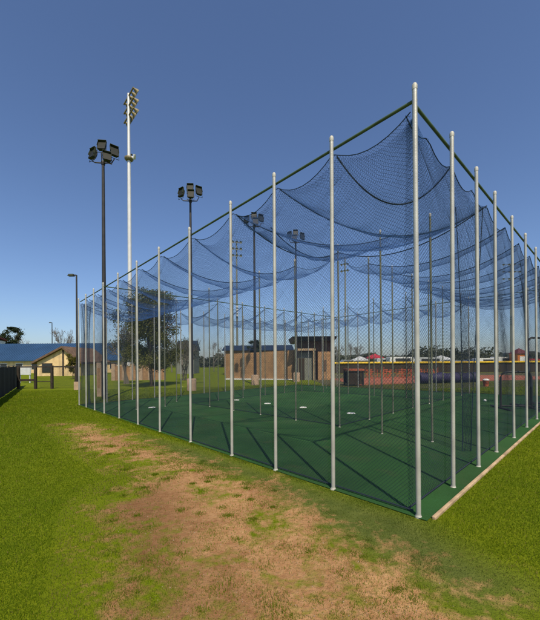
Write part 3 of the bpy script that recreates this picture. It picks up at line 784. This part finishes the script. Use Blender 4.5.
# things behind the left end of the cage
p = gnd(100,396.5); q = empty('utility_pedestal', p, label='tall narrow tan utility pedestal beside the dark floodlight pole', cat='utility box')
hh = zat(100,361,p.y)-p.z
MB().box(-.12,.12,-.12,.12,0,hh-.06).build('cabinet', M['concrete_base'], q); MB().box(-.14,.14,-.14,.14,hh-.06,hh).build('lid', M['brown'], q)
MB().box(-.08,.08,-.135,-.12,.5,hh-.4).build('door', M['tanblock'], q)
fp = at(113,36)
ps = [113.5,124,132,141,150,160]
tw = empty('tan_block_wall', fp, label='low tan block wall with piers behind the left end of the cage', cat='wall')
wz = zat(113,366,36)-fp.z; ln = (at(165,36)-fp).x
MB().box(0,ln,0,.25,-.2,wz).build('wall_panel', M['tanblock'], tw)
for px in ps: x = (at(px,36)-fp).x; MB().box(x-.2,x+.2,-.1,.35,-.2,wz+.25).build('pier', M['concrete_base'], tw)
wt = at(127.5,44); o = empty('white_tank', wt, label='small white tank above the tan block wall', cat='tank'); zt = zat(127.5,352,44)-wt.z
MB().lathe([(.42,0),(.42,zt-.25),(.3,zt-.08),(.05,zt)],16).build('shell', M['white'], o); MB().lathe([(.08,zt),(.08,zt+.12)],8).build('cap', M['grey'], o)
db = at(176,52); db0 = empty('dark_shed', db, label='dark grey shed roof behind the bare trees left of centre', cat='shed')
zs = zat(180,340,52)-db.z; ws = (at(197,52)-db).x
MB().box(0,ws*.85,0,4,0,zs*.72).build('wall', M['grey'], db0); b = MB(); b.prism([(-.3,zs*.70),(2,zs),(4.3,zs*.70)],-.2,ws*.85+.2); b.build('roof', M['navyroof'], db0)

# ------------------------------------------------------------------ centre background: tan wall and brown building
Yw = 32.0
wl = at(226,Yw+2); wr = at(305,Yw-1)
tw2 = empty('tan_wall', wl, math.atan2(wr.y-wl.y,wr.x-wl.x), label='long plain tan wall with a white footing behind the cage', cat='wall')
ln = (wr-wl).length; h1 = zat(235,353,Yw)-g(0,0); h2 = zat(300,349,Yw-1)
b = MB(); b.add([(0,0,-.2),(ln,0,-.2),(ln,0,h2),(0,0,h1),(0,.3,-.2),(ln,.3,-.2),(ln,.3,h2),(0,.3,h1)],[(0,1,2,3),(7,6,5,4),(3,2,6,7),(1,5,6,2),(0,3,7,4)]); b.build('wall_panel', M['tanblock'], tw2)
MB().box(0,ln,-.12,-.003,-.1,.16).build('footing', M['white'], tw2)
wb0 = at(222,Yw+14); o = empty('blue_roofed_shelter', wb0, label='low dark blue roof showing above the tan wall', cat='building')
wd_ = (at(294,Yw+14)-wb0).x; ez = zat(250,350.5,Yw+14)-.0; tz = zat(250,345,Yw+14)
MB().box(.3,wd_-.3,.3,5,0,ez).build('wall', M['tanblock'], o)
b = MB(); b.prism([(0,ez),(3,tz),(6,ez),(6,ez+.12),(3,tz+.14),(0,ez+.12)],0,wd_); b.build('roof', M['navyroof'], o)
bb = at(296,Yw-1.5)
b0 = empty('concession_building', bb, label='brown brick building with a flat dark blue roof and tan doorway walls', cat='building')
def bx(px): return (at(px,Yw-1.5)-bb).x
zr0, zr1 = zat(312,341,Yw-1.5), zat(312,335.5,Yw-1.5); zm = zat(312,350,Yw-1.5)
MB().box(bx(301),bx(333),.5,5.5,-.2,zr0).build('upper_wall', M['brown'], b0)
b = MB(); x0,x1 = bx(292),bx(334); b.add([(x0+.25,-.6,zr0),(x1,-.6,zr0),(x1,6,zr0),(x0+.25,6,zr0),(x0,-.9,zr0+.35),(x1+.2,-.9,zr0+.35),(x1+.2,6,zr1),(x0,6,zr1)],[(0,3,2,1),(4,5,6,7),(0,1,5,4),(1,2,6,5),(2,3,7,6),(3,0,4,7)])
b.build('roof', M['navyroof'], b0)
MB().box(bx(317.5),bx(331),-.3,.495,-.2,zat(320,352.5,Yw)).build('wall', M['tanblock'], b0)
MB().box(bx(297),bx(313),-.0,.495,-.2,zm-.25).build('wall', M['grey'], b0)
MB().box(bx(299),bx(304.5),-.06,-.002,0,2.1).build('door', M['fencebrown'], b0)
for a,c in ((295.6,297),(312.6,314.6)): MB().box(bx(a),bx(c),-.45,-.10,-.1,zm-.1).build('door_pillar', M['concrete'], b0)
MB().box(bx(295.2),bx(315),-.48,-.08,zm-.1,zm+.1).build('lintel', M['concrete'], b0)
w_ = MB().box(bx(322),bx(326),-.36,-.302,.9,1.9).build('window', M['brown'], b0)

# ------------------------------------------------------------------ right background: outfield
# clay strip and brown field
def sheet(name, pxs, m, dz):
    pts = [gnd(*q) for q in pxs]; b = MB(); n = len(pts)
    b.add([(p.x,p.y,max(p.z,g(p.x,p.y))+dz) for p in pts],[tuple(range(n))]); return b.build(name, m, kind='structure')
cp = [(330,384.5),(372,387.5),(440,387),(440,380),(372,378.5),(332,379)]
ys_a = [gnd(*q) for q in cp]
b = MB()
for i in range(20):
    for j in range(4):
        q = []
        for a,c in ((i,j),(i+1,j),(i+1,j+1),(i,j+1)):
            X0 = 6.0+(20)*a/20; Y0 = 22.3+9.5*c/4+ (a/20)*4; q.append((X0,Y0,g(X0,Y0)+.02))
        b.add(q,[(0,1,2,3)])
b.build('infield_path', M['clay'], kind='structure')
b = MB()
for i in range(40):
    for j in range(6):
        q = []
        for a,c in ((i,j),(i+1,j),(i+1,j+1),(i,j+1)):
            X0 = 4+(86)*a/40; Y0 = 19+27*c/6; q.append((X0,Y0,g(X0,Y0)+.006))
        b.add(q,[(0,1,2,3)])
M['drygrass'] = mat('dry outfield grass', (.085,.075,.022), .95, 0, .35, .4)
b.build('warning_track', M['drygrass'], kind='structure')
# yellow capped outfield fence
f0 = at(334,48); f1 = at(600,48)
of = empty('outfield_fence', f0, label='long low dark outfield fence with a bright yellow top cap', cat='fence')
ln = (f1-f0).x; zt = 1.50
b = MB(); nn = 46
for k in range(nn):
    x0,x1 = ln*k/nn, ln*(k+1)/nn; y0,y1 = .05*math.sin(k*1.3),.05*math.sin((k+1)*1.3)
    b.add([(x0,y0,0),(x1,y1,0),(x1,y1,zt-.1),(x0,y0,zt-.1),(x0,y0+.03,0),(x1,y1+.03,0),(x1,y1+.03,zt-.1),(x0,y0+.03,zt-.1)],[(0,1,2,3),(7,6,5,4),(3,2,6,7)])
b.build('screen', M['fencebrown'], of)
capm = MB(); 
for k in range(23): capm.tube([(ln*k/23+.02,-.02,zt+.03),(ln*(k+1)/23-.02,-.02,zt+.03)],.16,8)
capm.build('top_cap', M['yellow'], of)
for k in range(24): MB().tube([(ln*k/23,.12,0),(ln*k/23,.12,zt+.0)],.05,6).build('post', M['darkpole'], of)
# low orange mesh barrier and clay coloured fencing
og = empty('orange_barrier', at(366,31), label='low torn orange mesh barrier standing in front of the outfield', cat='barrier')
lo_ = (at(438,31)-at(366,31)).x
b = MB(); n = 46
for k in range(n):
    x0,x1 = lo_*k/n, lo_*(k+1)/n
    for zz in (.12,.3,.48,.66,.84):
        if random.random()<.70: b.box(x0,x1,-.01,.01,zz-.03+random.uniform(-.06,.04),zz+.02+.05*math.sin(k*.6))
    if k%2: b.box(x0,x0+.05,-.012,.012,.08,.9)
b.build('mesh', M['orange'], og)
for k in range(9): MB().tube([(lo_*k/8,.03,0),(lo_*k/8,.03,1.0+.15*random.random())],.03,6).build('stake', M['orange'], og)
# dugout crate
pdg = gnd(353.5,385.5); dg = empty('ball_crate', pdg, label='dark mesh sided equipment bin with a red rim near the orange barrier', cat='equipment bin')
sc_ = pdg.y/F; w2 = 7.5*sc_; h2 = 15*sc_
for x in (-w2,w2):
    for y in (-.5,.5): MB().box(x-.05,x+.05,y-.05,y+.05,0,h2).build('post', M['darkpole'], dg)
MB().box(-w2+.05,w2-.05,-.5,-.47,.1,h2-.08).build('side_panel', M['fencebrown'], dg); MB().box(-w2+.05,w2-.05,.47,.5,.1,h2-.08).build('side_panel', M['fencebrown'], dg)
MB().box(-w2-.08,w2+.08,-.6,.6,h2,h2+.12).build('rim', M['orange'], dg)
# violet tarp roll
tp0 = gnd(418,384); tp1 = gnd(476,382); tr_ = empty('rolled_tarp', (tp0+tp1)/2, math.atan2(tp1.y-tp0.y,tp1.x-tp0.x), label='long violet blue rolled tarp lying on the ground beyond the turf', cat='tarp')
hl = (tp1-tp0).length/2; rr_ = .38
b = MB(); b.tube([(-hl+2*hl*k/16,.05*math.sin(k*1.9),rr_+.02*math.sin(k*2.3)) for k in range(17)],[rr_*(.92+.1*math.sin(k*1.3)) for k in range(17)],14); b.build('roll', M['purple'], tr_)
for k in (-.7,-.2,.35,.8): MB().tube([(hl*k-.04,.03,rr_),(hl*k+.04,.03,rr_)],rr_*1.07,14).build('strap', M['darkpole'], tr_)
# batting screens: black pipe frames
def screen(px, py, wpx, hpx, label, rot=0):
    p = gnd(px,py); sc = p.y/F; W2 = wpx*sc/2; Hh = hpx*sc; t = empty('batting_screen', p, rot, label=label, cat='batting screen')
    rr = .035; c = .18
    MB().tube([(-W2,0,.03),(-W2,0,Hh-c),(-W2+c*.3,0,Hh-c*.3),(-W2+c,0,Hh),(W2-c,0,Hh),(W2-c*.3,0,Hh-c*.3),(W2,0,Hh-c),(W2,0,.03)],rr,8).build('frame', M['darkpole'], t)
    MB().tube([(-W2,0,.1),(W2,0,.1)],rr*.8,8).build('lower_bar', M['darkpole'], t)
    for x in (-W2,W2): MB().tube([(x,-.6,.03),(x,.6,.03)],rr,8).build('foot', M['darkpole'], t)
    def P(u,v): return np.stack([-W2+u,0*u+.04*np.sin(u*3),.1+v],-1)
    v,f = strands(P,2*W2,Hh-.12,.12,.002,6); np_mesh('net', v, f, M['netdark'], t)
screen(538,406,29,68,'tall black framed batting screen with rounded top at the right edge',R(20))
screen(516,409,28,37,'low black framed batting screen behind the right side poles',R(-8))
# practice balls
for px,py,lb in ((486,386.5,'orange and white bucket on the turf near the tarp'),):
    p = gnd(px,py); t = empty('ball_bucket', p, label=lb, cat='bucket')
    MB().lathe([(.13,0.01),(.17,.36),(.18,.38)],14).build('bucket', M['orange'], t); MB().lathe([(.185,.38),(.185,.42),(.10,.47)],14).build('lid', M['white'], t)
    MB().tube([(.17,0,.34),(.12,-.12,.26),(0,-.19,.2),(-.12,-.12,.26),(-.17,0,.34)],.008,5).build('handle', M['darkpole'], t)
p = gnd(485,402); o = MB().lathe([(.003,-.05),(.03,-.04),(.046,-.02),(.05,0),(.046,.02),(.03,.04),(.003,.05)],14).build('practice_ball', M['white']); o.location = p+Vector((0,0,.064)); tag(o,'white practice ball lying on turf behind the right side netting','ball')

# vehicles and tents beyond the fence
def canopy(px,Y,w,h,m,label):
    t = empty('canopy_tent', at(px,Y), random.uniform(-.2,.2), label=label, cat='tent', group='tents beyond the outfield fence')
    for x in (-w/2,w/2):
        for y in (-w/2,w/2): MB().tube([(x,y,0),(x,y,h-.9)],.04,6).build('leg', M['white'], t)
    a = w/2+.15
    MB().add([(-a,-a,h-1.0),(a,-a,h-1.0),(a,a,h-1.0),(-a,a,h-1.0),(-a,-a,h-.75),(a,-a,h-.75),(a,a,h-.75),(-a,a,h-.75),(0,0,h)],[(0,1,5,4),(1,2,6,5),(2,3,7,6),(3,0,4,7),(4,5,8),(5,6,8),(6,7,8),(7,4,8)]).build('canopy', M[m], t)
def van(px,Y,L,h,m,label,yaw=0,kind='van'):
    t = empty('parked_'+kind, at(px,Y), yaw, label=label, cat=kind, group='vehicles parked beyond the outfield fence')
    w2 = .95
    prof = [(-L/2,.35),(L/2,.35),(L/2,h*.55),(L/2-.7,h*.6),(L/2-1.3,h*.97),(-L/2+.1,h),(-L/2,h*.9)] if kind=='van' else [(-L/2,.3),(L/2,.3),(L/2,h*.5),(L/2-1.0,h*.6),(L/2-1.6,h*.97),(-L/2+1.0,h),(-L/2+.2,h*.62),(-L/2,h*.55)]
    n = len(prof); vs_ = [(x,-w2,z) for x,z in prof]+[(x,w2,z) for x,z in prof]
    MB().add(vs_,[tuple(range(n)),tuple(range(2*n-1,n-1,-1))]+[(i,i+n,(i+1)%n+n,(i+1)%n) for i in range(n)]).build('body', M[m], t)
    for sx in (-L/2+.9,L/2-.9):
        for sy in (-w2,w2-.2): MB().tube([(sx,sy-.02,.36),(sx,sy+.22,.36)],.36,12).build('wheel', M['tyre'], t)
    MB().box(-L/2+1.0,L/2-1.7,-w2-.02,-w2-.003,h*.62,h*.88).build('window', M['carglass'], t)
M['vred'] = mat('red car paint',(.40,.04,.04),.3,0,.05); M['vorange'] = mat('orange paint',(.55,.17,.03),.4,0,.05); M['vgrey'] = mat('silver paint',(.35,.36,.38),.3,.4,.05); M['vblue'] = mat('blue car paint',(.05,.1,.25),.3,0,.05)
canopy(374.5,62,2.6,3.3,'red','red peaked canopy tent beyond the yellow capped fence')
van(389,60,5,2.4,'greywhite','white van parked just right of the red canopy tent')
van(403,58,5.4,2.6,'white','white van with dark windows parked left of the corner pole')
canopy(360,66,3,2.9,'greywhite','white canopy tent left of the red one')
van(430,60,6,2.5,'greywhite','white van parked just right of the corner pole',0)
canopy(441,63,3,2.9,'greywhite','white canopy tent right of the corner pole')
van(460,60,4.6,1.9,'vgrey','silver car showing over the fence left of the third right side pole',0,'car')
van(472,62,4.6,2.0,'vblue','blue car showing over the yellow capped fence',0,'car')
van(487,60,4.6,2.3,'white','white van showing between the third and fourth right side poles')
van(507,60,5,2.5,'white','white van showing left of the orange kiosk')
kp = at(519,58); ki = empty('orange_kiosk', kp, label='small orange red kiosk with pointed top beyond the fence', cat='kiosk')
MB().box(-1.0,1.0,-1,1,0,3.0).build('wall', M['vorange'], ki); MB().add([(-1.2,-1.2,3.0),(1.2,-1.2,3.0),(1.2,1.2,3.0),(-1.2,1.2,3.0),(0,0,4.0)],[(0,1,4),(1,2,4),(2,3,4),(3,0,4),(0,3,2,1)]).build('roof', M['maroon'], ki)
MB().box(-.6,.6,-1.03,-1.003,1.4,2.5).build('window', M['white'], ki)
van(532,60,4.6,2.1,'vred','red car showing over the fence beside the orange kiosk',0,'car')
van(349,66,4.6,2.2,'vgrey','silver car showing left of the white canopy tent',0,'car')

# no joins, cycles settings
scene.render.engine = 'CYCLES'
scene.cycles.transparent_max_bounces = 16
scene.render.resolution_x = 892; scene.render.resolution_y = 1024
